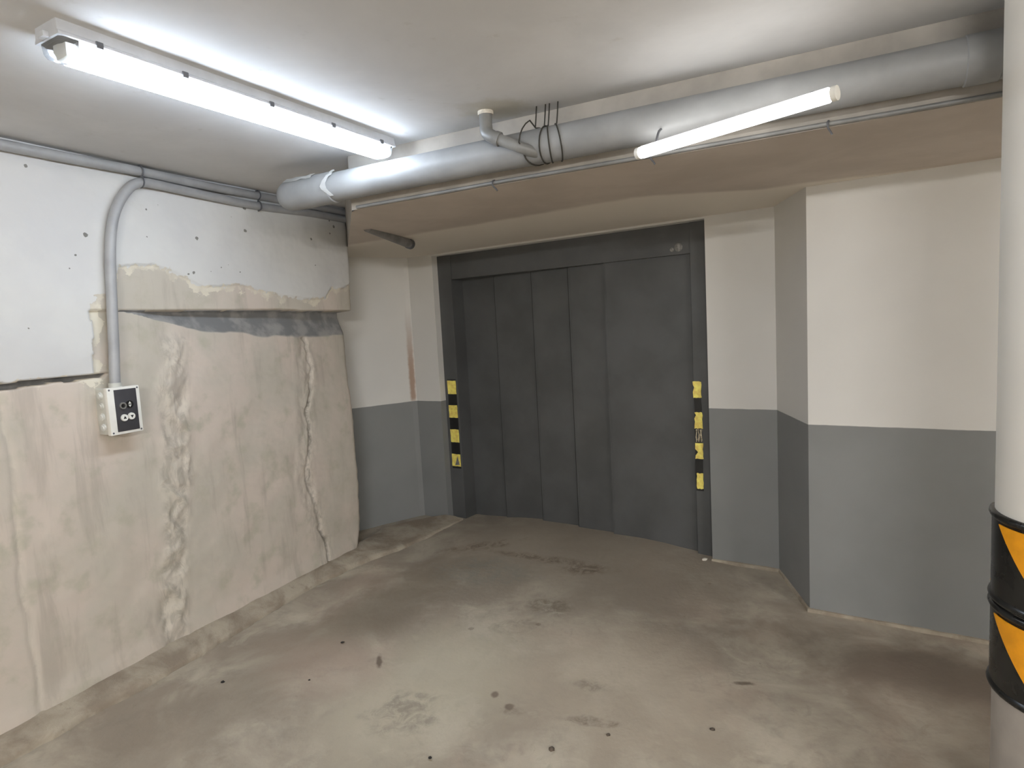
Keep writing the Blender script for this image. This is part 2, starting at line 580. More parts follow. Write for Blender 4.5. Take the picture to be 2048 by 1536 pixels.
def make_left_wall():
    # ragged lower edge of the white paint, and the ledge it hangs over
    zb = [(0.48, 1.40), (0.50, 1.55), (0.52, 1.70), (0.56, 1.735), (0.62, 1.76), (0.645, 1.86), (0.72, 1.872), (0.81, 1.877), (0.93, 1.842), (1.067, 1.782),
          (1.285, 1.80), (1.40, 1.772), (1.56, 1.747), (1.8, 1.727), (1.90, 1.738), (1.955, 1.805), (2.05, 1.80), (2.18, 1.85), (2.4, 1.87)]
    zg = [(0.62, 1.665), (0.70, 1.650), (0.9, 1.59), (1.15, 1.545), (1.5, 1.51), (1.8, 1.495), (2.2, 1.495)]
    cr = [(1.75, 1.50), (1.80, 1.40), (1.79, 1.25), (1.75, 1.10), (1.71, 0.95), (1.735, 0.85), (1.69, 0.75), (1.67, 0.62), (1.71, 0.50), (1.76, 0.30), (1.80, 0.15)]
    cr = sorted([(z, u) for u, z in cr])
    pc = [(0.1, 0.74), (0.35, 0.76), (0.6, 0.80), (0.9, 0.835), (1.05, 0.85), (1.3, 0.86), (1.55, 0.90)]
    u0, u1 = -4.2, 2.165
    us = []
    u = u0
    while u < u1:
        us.append(u)
        u += 0.03 if u < -0.2 else 0.0095
    us.append(u1)
    z0, z1 = 0.0, H + 0.01
    nz = 380
    zs = [lerp(z0, z1, j / nz) for j in range(nz + 1)]
    bm = NB()
    lp = bm.verts.layers.float.new('paint')
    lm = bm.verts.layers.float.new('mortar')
    lr = bm.verts.layers.float.new('patch')
    lk = bm.verts.layers.float.new('crack')

    def sample(u, z):
        p = V((u, 0, z))
        big = fbm(p * 2.0, 3)
        h = 0.006 * big + 0.0025 * fbm(p * 9, 4)
        rag = 0.010 * fbm(p * 11, 3)
        ledge_r = 1.663 + 0.006 * fbm(V((u * 3, 5, 0)), 3) - 0.008 * sstep(1.2, 2.1, u)
        ledge_l = 1.388 - 0.012 * sstep(0.2, -0.3, u) + 0.006 * fbm(V((u * 4, 9, 0)), 3)
        inner = u + 0.5 * rag
        ub = interp([(1.38, 0.485), (1.45, 0.49), (1.52, 0.505), (1.60, 0.512), (1.68, 0.492), (1.72, 0.53)], z) + rag
        # paint as a signed distance
        if u < 0.60 and z < 1.735:
            paint = min(z - ledge_l, ub - u)
        else:
            paint = z - interp(zb, u) + rag * 0.6
        depth = lerp(0.022, 0.085, sstep(0.62, 2.16, u))
        mortar = 0.0
        if z > ledge_r:
            h += depth * (0.25 + 0.75 * sstep(0, 0.004, z - ledge_r)) if u > 0.56 else 0.0
            if u <= 0.56: h += 0.022
            if z < interp(zb, u) and u > 0.6: h -= 0.008
        elif u < ub and z > ledge_l:
            h += 0.022
        else:
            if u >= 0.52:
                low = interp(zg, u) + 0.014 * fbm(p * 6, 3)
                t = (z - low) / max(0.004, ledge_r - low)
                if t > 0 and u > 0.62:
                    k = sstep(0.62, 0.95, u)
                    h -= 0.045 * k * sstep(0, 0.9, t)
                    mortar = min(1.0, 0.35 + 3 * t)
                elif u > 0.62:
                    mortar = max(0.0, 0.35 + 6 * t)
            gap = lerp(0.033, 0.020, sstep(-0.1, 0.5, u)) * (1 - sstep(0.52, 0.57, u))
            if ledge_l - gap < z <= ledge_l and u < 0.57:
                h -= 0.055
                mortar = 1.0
        # bodged vertical patch, and the open crack further along
        pu = interp(pc, z)
        wd = 0.098 + 0.05 * fbm(V((0, 3, z * 3)), 3)
        patch = (1 - sstep(wd * 0.45, wd, abs(u - pu))) * (1 - sstep(1.48, 1.60, z)) * (1 if z < ledge_r else 0)
        if patch > 0:
            h += patch * (0.013 * noise.ridged_multi_fractal(V((u * 8 + 0.6 * fbm(p * 5, 2), 2, z * 6)), 1.0, 2.0, 4, 1.0, 2.0) - 0.012)
        cu = interp(cr, z) + 0.02 * fbm(V((4, 0, z * 9)), 3)
        w = 0.013 + 0.010 * fbm(V((7, 1, z * 5)), 2)
        crack = 0.0
        if z < 1.5:
            act = 0.35 + 0.65 * max(0, min(1, 0.55 + 1.1 * fbm(V((2, 8, z * 3.2)), 2)))
            c1 = (1 - sstep(0.2 * w, w, abs(u - cu))) * act
            c1 = c1 if abs(u - cu) < w else 0.0
            h -= 0.016 * c1
            cu2 = cu + 0.012 + 0.035 * max(0.0, fbm(V((11, 4, z * 4)), 3))
            c3 = (1 - sstep(0.002, 0.010, abs(u - cu2))) * (1 if 0.35 < z < 1.1 else 0) * act
            h -= 0.008 * c3
            crack = max(c1 * (0.45 if z > 1.1 else 1.0), c3)
            near = 1 - sstep(0.03, 0.11, abs(u - cu + 0.02))
            h += 0.008 * near * fbm(V((u * 14, 3, z * 6)), 4)
            patch = max(patch, 0.75 * near)
        c2u = 0.02 + 0.03 * fbm(V((9, 0, z * 2.5)), 3)
        if z < 1.37:
            g2 = 1 - sstep(0.004, 0.016, abs(u - c2u - 0.12))
            h -= 0.006 * g2
            patch = max(patch, 0.45 * g2)
        # rounded arris where the lining stops, belly low down
        belly = 0.02 * sin(max(0, min(1, z / 1.3)) * pi)
        e = max(0.0, u - (u1 - 0.05)) / 0.05
        h += belly * sstep(1.2, 2.1, u) - 0.05 * (1 - math.sqrt(max(0.0, 1 - e * e)))
        # foot runs out over the kerb
        h += 0.012 * (1 - sstep(0.05, 0.16, z))
        return h, paint, mortar, patch, crack

    grid = []
    for u in us:
        col = []
        for z in zs:
            h, a, b, c, k = sample(u, z)
            wgt = sstep(1.9, u1, u)
            du = wgt * (0.012 * fbm(V((3, 6, z * 3.5)), 3) + 0.004 * fbm(V((8, 6, z * 16)), 3) - 0.075 * max(0.0, 1 - z / 0.26) ** 2)
            v = bm.verts.new(lw(u + du, z, h))
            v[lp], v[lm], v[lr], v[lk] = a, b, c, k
            col.append(v)
        grid.append(col)
    last = grid[-1]
    for back in (0.12, 0.3, 0.6):
        col = []
        for k, z in enumerate(zs):
            v = bm.verts.new(last[k].co - M2 * back)
            v[lp], v[lm], v[lr] = last[k][lp], 0, 0
            col.append(v)
        grid.append(col)
    for A, B in zip(grid, grid[1:]):
        for k in range(nz):
            bm.faces.new((A[k], B[k], B[k + 1], A[k + 1]))
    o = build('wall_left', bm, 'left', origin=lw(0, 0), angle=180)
    tag(o, 'left wall of bare beige render under torn white paint', 'wall', kind='structure')


make_left_wall()


def make_kerb():
    """mortar strip along the foot of the left wall and the white return beside the lift"""
    bm = NB()
    outer = [(-4.2, 0.11), (-0.06, 0.115), (0.3, 0.125), (0.523, 0.142), (0.822, 0.14), (1.2, 0.12), (1.609, 0.108), (2.0, 0.17), (2.236, 0.245), (2.6, 0.30), (2.978, 0.346)]
    inner = [(-4.2, -0.03), (2.1, -0.03), (2.3, -0.05), (2.55, -0.10), (2.8, 0.03), (3.0, 0.22)]
    prof = [(0.0, 1.0), (0.12, 0.98), (0.3, 0.86), (0.5, 0.72), (0.7, 0.58), (0.85, 0.44), (0.93, 0.33), (0.98, 0.14), (1.0, -0.1)]
    rows = []
    u = -4.2
    while u <= 2.98:
        o0, o1 = interp(inner, u), interp(outer, u)
        o1 += 0.016 * fbm(V((u * 5, 1, 0)), 4) + 0.006 * fbm(V((u * 22, 1, 0)), 3)
        hh = lerp(0.068, 0.028, sstep(1.6, 2.9, u))
        row = []
        for f, k in prof:
            p = V((u, f, 0))
            row.append(bm.verts.new(lw(u, hh * k + 0.006 * fbm(V((u * 7, f * 3, 2)), 4) * min(1, 6 * (1 - f)) - (0.012 if f == 1 else 0), lerp(o0, o1, f))))
        rows.append(row)
        u += 0.02
    for A, B in zip(rows, rows[1:]):
        for k in range(len(prof) - 1):
            bm.faces.new((A[k], A[k + 1], B[k + 1], B[k]))
    o = build('trim_1', bm, 'kerb', origin=lw(0, 0), angle=60)
    tag(o, 'rough mortar kerb along the foot of the left wall', 'kerb', kind='structure')


make_kerb()


def wall_strip(name, pts, label, cat='wall', thick=0.12, top=SOF + 0.002, mat='wall'):
    """upright wall through plan points given as (s, d) by the lift wall"""
    bm = NB()
    bot = -0.03
    F = [dw(s, d, 0) for s, d in pts]
    back = []
    for i in range(len(F)):
        t = (F[min(i + 1, len(F) - 1)] - F[max(i - 1, 0)]).normalized()
        back.append(F[i] + V((-t.y, t.x, 0)) * thick)
    rows = [[bm.verts.new(p + UP * z) for z in (bot, DADO, top)] for p in F]
    rb = [[bm.verts.new(p + UP * z) for z in (bot, DADO, top)] for p in back]
    for R, flip in ((rows, False), (rb, True)):
        for A, B in zip(R, R[1:]):
            for k in range(2):
                f = (A[k], B[k], B[k + 1], A[k + 1])
                bm.faces.new(f[::-1] if flip else f)
    for a, b in ((rows[0], rb[0]), (rb[-1], rows[-1])):
        for k in range(2):
            bm.faces.new((b[k], a[k], a[k + 1], b[k + 1]))
    o = build(name, bm, mat, origin=F[0], smooth=False)
    tag(o, label, cat, kind='structure')
    return o


DS0, DS1 = 0.035, 2.105     # the lift opening
wall_strip('wall_back_left', [(-0.62, 1.05), (-0.225, 0.12), (-0.205, 0.085), (DS0, 0.08)], 'narrow white and grey wall left of the lift door, folding back into the corner')
wall_strip('wall_back_right', [(DS1, 0.08), (2.487, 0.078), (2.705, 0.53)], 'white and grey wall right of the lift door with a splayed return')
wall_strip('wall_right', [(2.705, 0.53), (4.9, 0.51)], 'long white and grey wall behind the pillar at right')
# plaster above the lift, its underside closes the opening
bm = NB()
box(bm, dw(DS0 - 0.002, 0.08, 2.062), E2 * (DS1 - DS0 + 0.004), N2 * 0.2, UP * 0.03)
tag(build('trim_2', bm, 'wall', origin=dw(DS0, 0.08, 2.06), smooth=False), 'thin white plaster edge over the lift door', 'trim', kind='structure')
# reveals of the opening
bm = NB()
box(bm, dw(DS0 - 0.06, 0.079, -0.03), E2 * 0.06, N2 * 0.3, UP * 2.1)
box(bm, dw(DS1, 0.079, -0.03), E2 * 0.06, N2 * 0.3, UP * 2.1)
tag(build('trim_3', bm, 'wall', origin=dw(DS0, 0, 0), smooth=False), 'painted reveals either side of the lift door', 'trim', kind='structure')


def foot_line():
    bm = NB()
    pts = [(DS1 + 0.0, 0.085), (2.487, 0.084), (2.70, 0.535), (4.9, 0.515)]
    rows = []
    for (a, b), (c, d) in zip(pts, pts[1:]):
        k = int(max(6, math.hypot(c - a, d - b) / 0.03))
        for i in range(k):
            t = i / k
            s, q = lerp(a, c, t), lerp(b, d, t)
            w = 0.014 + 0.012 * fbm(V((s * 9, q * 9, 0)), 3)
            rows.append([bm.verts.new(dw(s, q - 0.01, 0.008 + 0.3 * w)), bm.verts.new(dw(s - 0.3 * w, q + w * 0.3, 0.006 + 0.25 * w)), bm.verts.new(dw(s - 0.3 * w, q + w * 0.8, -0.012))])
    for A, B in zip(rows, rows[1:]):
        for k in range(2):
            bm.faces.new((A[k], A[k + 1], B[k + 1], B[k]))
    bmesh.ops.recalc_face_normals(bm, faces=bm.faces)
    tag(build('trim_4', bm, 'kerb', origin=dw(2.5, 0.1, 0)), 'pale mortar line where the right walls meet the floor', 'trim', kind='structure')


foot_line()


def make_beam():
    """dropped slab in front of the lift: upright face behind the drain pipe, underside towards the walls"""
    bm = NB()
    # the beam stops short of the left wall with a splayed end
    line = [(-0.7, 0.86), (-0.02, 0.87), (0.93, beam_d(0.93)), (2.2, beam_d(2.2)), (3.4, beam_d(3.4)), (5.2, beam_d(5.2))]
    rows = [[bm.verts.new(dw(s, d, H + 0.01)), bm.verts.new(dw(s, d, SOF))] for s, d in line]
    for A, B in zip(rows, rows[1:]):
        bm.faces.new((A[0], A[1], B[1], B[0]))
    o = build('wall_beam', bm, 'beam', origin=dw(2, 1.6, SOF), smooth=False)
    tag(o, 'upright face of the dropped beam behind the grey drain pipe', 'beam', kind='structure')
    bm = NB()
    ly = bm.verts.layers.float.new('strip')
    edge = [(-1.0, 0.95), (1.2, 0.93), (2.05, 0.95), (2.5, 0.66), (2.9, 0.60), (3.2, 0.52), (6, 0.5)]
    g = []
    for s in [-0.7 + 0.1 * i for i in range(7)] + [0.0, 0.05, 0.1, 0.2, 0.3, 0.4, 0.5, 0.6, 0.7, 0.8, 0.9, 0.955] + [1.0 + 0.1 * i for i in range(43)]:
        r = []
        for k in range(41):
            d = lerp(interp(line, s), -0.3, k / 40)
            v = bm.verts.new(dw(s, d, SOF))
            v[ly] = d - interp(edge, s)
            r.append(v)
        g.append(r)
    for A, B in zip(g, g[1:]):
        for k in range(40):
            bm.faces.new((A[k], A[k + 1], B[k + 1], B[k]))
    o = build('ceiling_soffit', bm, 'soffit', origin=dw(2, 1, SOF), smooth=False)
    tag(o, 'low brown soffit between the drain pipe and the lift wall', 'soffit', kind='structure')


make_beam()

bm = NB()
quad(bm, [(-3.4, -4.6, H), (-3.4, 6.0, H), (4.6, 6.0, H), (4.6, -4.6, H)])
bmesh.ops.subdivide_edges(bm, edges=bm.edges, cuts=6, use_grid_fill=True)
tag(build('ceiling', bm, 'ceil', smooth=False), 'off-white painted slab ceiling of the garage', 'ceiling', kind='structure')
# the rest of the garage, behind the camera
bm = NB()
quad(bm, [(-4.0, -4.6, -0.05), (4.6, -4.6, -0.05), (4.6, -4.6, H), (-4.0, -4.6, H)])
tag(build('wall_rear', bm, 'wall', smooth=False), 'painted wall at the rear of the garage', 'wall', kind='structure')
bm = NB()
quad(bm, [(4.6, -4.6, -0.05), (4.6, 2.2, -0.05), (4.6, 2.2, H), (4.6, -4.6, H)])
tag(build('wall_far', bm, 'wall', smooth=False), 'painted wall at the far side of the garage', 'wall', kind='structure')

# ------------------------------------------------------------------ the lift door
door = thing('door_1', dw(1.05, 0, 0), 'dark grey steel sliding lift door in a flat steel frame', 'lift door', kind='structure')
bm = NB(); box(bm, dw(DS0, 0.018, -0.02), E2 * 0.128, N2 * 0.2, UP * 2.085, 0.003)
build('frame_post', bm, 'steel', door, smooth=False)
bm = NB(); box(bm, dw(1.997, 0.018, -0.02), E2 * (DS1 - 1.997), N2 * 0.2, UP * 2.085, 0.003)
build('frame_post', bm, 'steel', door, smooth=False)
bm = NB(); box(bm, dw(DS0 + 0.128, 0.010, 1.878), E2 * (1.997 - DS0 - 0.128), N2 * 0.22, UP * 0.187, 0.003)
hd = build('door_header', bm, 'steel', door, smooth=False)
bm = NB()
disc(bm, dw(1.925, 0.0095, 1.922), -N2, 0.026, 0.003, 20, 0.022)
disc(bm, dw(1.885, 0.0095, 1.912), -N2, 0.014, 0.002, 16, 0.012)
build('scuff_mark', bm, 'wear', hd)
edges = [0.155, 0.478, 0.822, 1.133, 1.412, 2.0]
for i in range(5):
    a, b = edges[i], edges[i + 1]
    dep = -0.125 + 0.027 * i
    bm = NB()
    box(bm, dw(a, dep, -0.012), E2 * (b - a + 0.02), N2 * 0.012, UP * 1.91, 0.002)
    # folded return along the leading edge
    box(bm, dw(a, dep + 0.001, -0.012), E2 * 0.012, N2 * 0.014, UP * 1.91)
    pn = build('door_panel', bm, 'steel', door, smooth=False)
    if 0 < i < 4:  # added dark strip standing for the shadow at the panel step
        bm = NB(); box(bm, dw(a - 0.010, dep + 0.001 - 0.016, -0.012), E2 * 0.011, N2 * -0.0055, UP * 1.9)
        build('seam_shadow_strip', bm, 'steelgap', pn, smooth=False)
bm = NB(); box(bm, dw(0.16, -0.15, -0.02), E2 * 1.84, N2 * 0.01, UP * 1.95)
build('door_backing', bm, 'steelgap', door, smooth=False)



def ragged_square(bm, s0, s1, z0, z1, d, rag, seed, thick=0.0012, nick=None):
    """tape patch with a slightly torn outline on the plane d"""
    rnd = random.Random(seed)
    P = []
    for (a, b), (c, e) in (((s0, z0), (s1, z0)), ((s1, z0), (s1, z1)), ((s1, z1), (s0, z1)), ((s0, z1), (s0, z0))):
        for i in range(5):
            t = i / 5
            P.append([lerp(a, c, t) + rnd.uniform(-rag, rag), lerp(b, e, t) + rnd.uniform(-rag, rag)])
    if nick:
        cs, cz, r = nick
        for p in P:
            dx, dz = p[0] - cs, p[1] - cz
            L = math.hypot(dx, dz)
            if L < r:
                p[0], p[1] = cs + dx / max(L, 1e-4) * r, cz + dz / max(L, 1e-4) * r
    prism(bm, [dw(s, d, z) for s, z in P], thick, -N2)
    return bm


tp = thing('hazard_tape', dw(0.105, 0.0182, 0.75), 'black and yellow hazard tape on the left door post', 'hazard tape', 'hazard tapes on the lift door posts')
bm = NB(); box(bm, dw(0.062, 0.0182, 0.40), E2 * 0.085, -N2 * 0.0008, UP * 0.71)
build('black_backing', bm, 'tape', tp, smooth=False)
for i, (z0, z1) in enumerate(((0.993, 1.098), (0.806, 0.905), (0.610, 0.713), (0.417, 0.515))):
    bm = NB(); ragged_square(bm, 0.062, 0.146, z0, z1, 0.0190, 0.0015, i)
    build('yellow_block', bm, 'yellow', tp, smooth=False)
bm = NB()
prism(bm, [dw(0.09, 0.0202, 0.425), dw(0.135, 0.0202, 0.43), dw(0.118, 0.0202, 0.50)], 0.0004, -N2)
build('scuff_mark', bm, 'wear', tp, smooth=False)

tp = thing('hazard_tape', dw(2.0, 0.0182, 0.75), 'worn black and yellow hazard tape on the right door post', 'hazard tape', 'hazard tapes on the lift door posts')
bm = NB(); ragged_square(bm, 1.998, 2.046, 0.41, 0.83, 0.0182, 0.003, 77, 0.0008)
ragged_square(bm, 1.998, 2.044, 0.82, 1.10, 0.0182, 0.003, 78, 0.0008)
build('black_backing', bm, 'tape', tp, smooth=False)
for i, (z0, z1, nk, a, b) in enumerate(((0.997, 1.098, (1.990, 1.05, 0.016), 1.995, 2.045), (0.806, 0.907, (1.992, 0.89, 0.017), 2.0, 2.048),
                                         (0.614, 0.716, (2.0, 0.655, 0.016), 2.0, 2.047), (0.424, 0.523, (1.998, 0.47, 0.008), 2.004, 2.044))):
    bm = NB(); ragged_square(bm, a, b, z0, z1, 0.0190, 0.0025, 30 + i, 0.0012, nk)
    build('yellow_block', bm, 'yellow', tp, smooth=False)
bm = NB()
for k, (a, b) in enumerate(((2.004, 2.012), (2.018, 2.026), (2.032, 2.044))):
    ragged_square(bm, a, b, 0.722, 0.80, 0.0190, 0.003, 50 + k, 0.0006)
build('glue_residue', bm, 'residue', tp, smooth=False)

# ------------------------------------------------------------------ control box and conduits on the left wall
U0, U1, Z0, Z1, BD = 0.490, 0.634, 1.120, 1.327, 0.086
cb = thing('control_box', lw((U0 + U1) / 2, Z0, 0.0), 'small white and grey push-button control box on the left wall', 'control box')
bm = NB(); box(bm, lw(U0 + 0.003, Z0 + 0.003, -0.02), G2 * (U1 - U0 - 0.006), M2 * (BD - 0.004), UP * (Z1 - Z0 - 0.006), 0.006)
build('box_body', bm, 'boxgrey', cb)
bm = NB(); box(bm, lw(U0, Z0, BD - 0.024), G2 * (U1 - U0), M2 * 0.024, UP * (Z1 - Z0), 0.004)
lid = build('box_lid', bm, 'white', cb)
for uu, zz in ((U0 + 0.010, Z0 + 0.010), (U1 - 0.010, Z0 + 0.010), (U0 + 0.010, Z1 - 0.010), (U1 - 0.010, Z1 - 0.010)):
    bm = NB(); disc(bm, lw(uu, zz, BD - 0.001), M2, 0.0042, 0.0016, 12)
    build('screw', bm, 'clip', lid)
bm = NB(); box(bm, lw(U0 + 0.029, Z0 + 0.012, BD - 0.001), G2 * 0.098, M2 * 0.003, UP * 0.184, 0.001)
build('label_plate', bm, 'panel', cb)
PF = BD + 0.002
c = lw(U0 + 0.060, Z0 + 0.124, PF)
bm = NB(); ring(bm, c, M2, 0.0095, 0.0150, 0.006, 28); disc(bm, c, M2, 0.0095, 0.002, 24)
ks = build('key_switch', bm, 'chrome', cb)
bm = NB(); disc(bm, c + M2 * 0.002, M2, 0.0085, 0.0015, 20); box(bm, c + M2 * 0.0035 - G2 * 0.001 - UP * 0.005, G2 * 0.002, M2 * 0.0015, UP * 0.010)
build('keyhole', bm, 'black', ks)
c = lw(U0 + 0.091, Z0 + 0.127, PF)
bm = NB(); disc(bm, c, M2, 0.0165, 0.003, 28)
ib = build('selector_button', bm, 'black', cb)


def tri(bm, c, s, up, h=0.001):
    k = 1 if up else -1
    prism(bm, [c + UP * s * k, c - UP * s * 0.62 * k - G2 * s, c - UP * s * 0.62 * k + G2 * s], h, M2)


bm = NB(); tri(bm, c + UP * 0.0062 + M2 * 0.003, 0.0066, True); tri(bm, c - UP * 0.0062 + M2 * 0.003, 0.0066, False)
build('arrow_mark', bm, 'grommet', ib, smooth=False)
for du, dz, up in ((0.061, 0.071, True), (0.093, 0.074, False)):
    c = lw(U0 + du, Z0 + dz, PF)
    bm = NB(); disc(bm, c, M2, 0.0155, 0.007, 28, 0.0145)
    pb = build('push_button', bm, 'white', cb)
    bm = NB(); tri(bm, c + M2 * 0.0068, 0.0072, up)
    build('arrow_mark', bm, 'black', pb, smooth=False)
for k in range(4):
    c = lw(U0 + 0.0035, Z0 + 0.036 + 0.046 * k, 0.036)
    bm = NB(); disc(bm, c, -G2, 0.0165, 0.007, 24, 0.0145); disc(bm, c - G2 * 0.007, -G2, 0.011, 0.004, 20, 0.009)
    build('grommet', bm, 'grommet' if k != 2 else 'boxgrey', cb)

CO = 0.052     # how far the conduits stand off the wall plane
R1 = 0.0215
cd = thing('conduit', lw(0.551, 1.32, CO), 'grey conduit dropping from the ceiling run to the control box', 'conduit')
path = [lw(u, z, o) for u, z, o in ((0.551, 1.318, 0.050), (0.556, 1.40, 0.050), (0.564, 1.489, 0.05), (0.578, 1.707, 0.052), (0.590, 1.88, 0.054), (0.607, 2.0, 0.055), (0.631, 2.085, 0.056), (0.668, 2.155, 0.057), (0.715, 2.213, 0.058), (0.765, 2.240, 0.060), (0.84, 2.245, 0.06), (1.081, 2.239, 0.063), (1.429, 2.232, 0.068), (1.80, 2.245, 0.08), (2.14, 2.247, 0.09), (2.155, 2.247, 0.09))]
bm = NB(); tube(bm, smooth_path(path, 7), R1, 18)
build('tube', bm, 'conduit', cd)
bm = NB(); tube(bm, [lw(0.551, 1.326, 0.050), lw(0.551, 1.345, 0.050)], R1 + 0.004, 18)
build('box_gland', bm, 'boxgrey', cd)

cu = thing('conduit', lw(0.5, 2.288, CO), 'grey conduit running tight along the top of the left wall', 'conduit')
path = [lw(u, z, o) for u, z, o in ((-4.2, 2.285, 0.045), (-1.0, 2.285, 0.045), (0.226, 2.285, 0.05), (0.75, 2.290, 0.058), (1.08, 2.286, 0.062), (1.8, 2.29, 0.08), (2.15, 2.292, 0.09))]
bm = NB(); tube(bm, smooth_path(path, 8), R1, 18)
build('tube', bm, 'conduit', cu)
for u in (0.765, 1.429):
    bm = NB()
    zc = 2.289
    oo = 0.060 if u < 1 else 0.071
    pts = [lw(u, zc + 0.029, oo - 0.008)] + [lw(u, zc + 0.025 * sin(a), oo + 0.025 * cos(a)) for a in [pi / 2 - 0.4 * k for k in range(9)]]
    tube(bm, [lw(u, zc + 0.0255 * sin(a), oo + 0.0255 * cos(a)) for a in [pi / 2 + 0.5 - 0.3 * k for k in range(13)]], 0.0035, 8)
    build('clip', bm, 'clip', cu)
    bm = NB()
    zc = 2.243 if u < 1 else 2.232
    tube(bm, [lw(u, zc + 0.0255 * sin(a), oo + 0.0255 * cos(a)) for a in [pi / 2 - 0.3 * k for k in range(12)]], 0.0035, 8)
    build('clip', bm, 'clip', cd)

# added dark stub in place of a shadow under the soffit in the corner
st = thing('shadow_stub', dw(0.52, 1.0, 2.05), 'added dark stub drawn as the shadow under the soffit left of the lift', 'pipe')
a, b = dw(0.585, 1.28, 2.088), dw(0.462, 0.80, 2.048)
bm = NB(); tube(bm, [a, b], 0.028, 16)
build('tube', bm, 'pipeshadow', st)
t = (b - a).normalized()
bm = NB(); tube(bm, [b - t * 0.02, b + t * 0.012], 0.032, 16)
build('end_cap', bm, 'clip', st)

# ------------------------------------------------------------------ drain pipe, its branch, the thin cable
PR = 0.064
PZ = 2.172


def pipe_c(s, z=PZ):
    return dw(s, beam_d(s) + 0.073, z)


dp = thing('drain_pipe', pipe_c(2.0), 'thick grey drain pipe running along the beam under the ceiling', 'pipe')
bm = NB(); tube(bm, [pipe_c(s) for s in (0.62, 0.9, 1.5, 2.2, 3.0, 3.8, 5.0)], PR, 40)
build('tube', bm, 'pvc', dp)
bm = NB()
tube(bm, [pipe_c(s) for s in (0.585, 0.60, 0.625, 0.66, 0.905, 0.912, 0.915)], [0.03, 0.055, 0.067, 0.0705, 0.0705, 0.069, 0.064], 40)
build('end_socket', bm, 'pvc', dp)
bm = NB()
tube(bm, [pipe_c(s) for s in (3.245, 3.248, 3.325, 3.328)], [0.064, 0.068, 0.068, 0.064], 40)
build('coupling', bm, 'pvc', dp)
ax = (pipe_c(3) - pipe_c(2)).normalized()
sid = V((0, 0, 1)).cross(ax).normalized()
if sid.dot(N2) > 0: sid = -sid      # towards the room
bm = NB()
rnd = random.Random(4)
prev = None
for k in range(13):                 # torn paper collar, front side only
    a_ = lerp(1.25, -0.75, k / 12)
    w = 0.010 + 0.007 * rnd.random()
    sh = 0.018 * sin(k * 0.6)
    row = [bm.verts.new(pipe_c(0.925 + sh + q * w) + (sid * cos(a_) + UP * sin(a_)) * (0.0725 + 0.004 * rnd.random())) for q in (-1, 0, 1)]
    if prev:
        for i in range(2):
            bm.faces.new((prev[i], prev[i + 1], row[i + 1], row[i]))
    prev = row
bmesh.ops.solidify(bm, geom=bm.faces[:], thickness=0.002)
build('torn_collar', bm, 'scrap', dp)
bm = NB()
prev = None
for k in range(7):
    q = 0.645 + 0.03 * k
    row = [bm.verts.new(pipe_c(q) + (sid * cos(an) + UP * sin(an)) * (0.0735 + 0.004 * rnd.random())) for an in (1.25, 1.0 - 0.18 * rnd.random(), 0.82 - 0.22 * rnd.random())]
    if prev:
        for i in range(2):
            bm.faces.new((prev[i], prev[i + 1], row[i + 1], row[i]))
    prev = row
bmesh.ops.solidify(bm, geom=bm.faces[:], thickness=0.002)
build('torn_wrap', bm, 'scrap', dp)

br = thing('branch_pipe', dw(1.75, 1.79, H), 'bent grey branch pipe coming out of the ceiling into the drain pipe', 'pipe')
e0, e1 = dw(1.752, 1.775, H + 0.02), dw(1.757, 1.785, 2.262)
e2, e3 = dw(1.765, 1.79, 2.235), dw(1.79, 1.792, 2.214)
e4, e5 = dw(1.90, 1.765, 2.158), dw(1.955, 1.70, 2.135)
bm = NB(); tube(bm, smooth_path([e3, e4, e5], 8), 0.021, 20)
build('tube', bm, 'pvcdark', br)
bm = NB(); tube(bm, smooth_path([e0, dw(1.754, 1.78, 2.29), e1, e2, e3, lerp(e3, e4, 0.18)], 6), 0.0245, 20)
build('elbow', bm, 'pvcdark', br)
bm = NB(); tube(bm, [lerp(e3, e4, 0.10), lerp(e3, e4, 0.24)], 0.0272, 20)
build('elbow_socket', bm, 'pvcdark', br)
bm = NB(); tube(bm, [dw(1.752, 1.775, H - 0.014), dw(1.752, 1.775, H + 0.01)], 0.030, 20)
build('ceiling_collar', bm, 'plaster', br)
for k, s in enumerate((1.925, 1.962, 1.978, 2.012)):
    tw = thing('tie_wire', pipe_c(s), ['tie wire looped round the drain pipe, first right of the bent branch pipe', 'tie wire looped round the drain pipe, second from the bent branch pipe',
                                       'tie wire looped round the drain pipe, third from the bent branch pipe', 'tie wire looped round the drain pipe, farthest right of the four'][k], 'wire', 'tie wires round the drain pipe')
    tilt = 0.02 * (k - 1.5)
    bm = NB()
    P = []
    for i in range(24):
        a_ = 2 * pi * i / 24
        P.append(pipe_c(s + 0.012 * sin(a_ + k) + tilt * cos(a_)) + (sid * cos(a_) + UP * sin(a_)) * (PR + 0.003 + (0.032 if -0.3 < a_ < 1.1 and k == 0 else 0.0)))
    tube(bm, P, 0.0028, 6, closed=True)
    tube(bm, smooth_path([pipe_c(s) + UP * (PR + 0.002) + sid * 0.012, pipe_c(s + 0.008) + UP * (PR + 0.035) + sid * 0.02, pipe_c(s + 0.004) + UP * (H - PZ)], 5), 0.0028, 6)
    build('loop', bm, 'wire', tw)

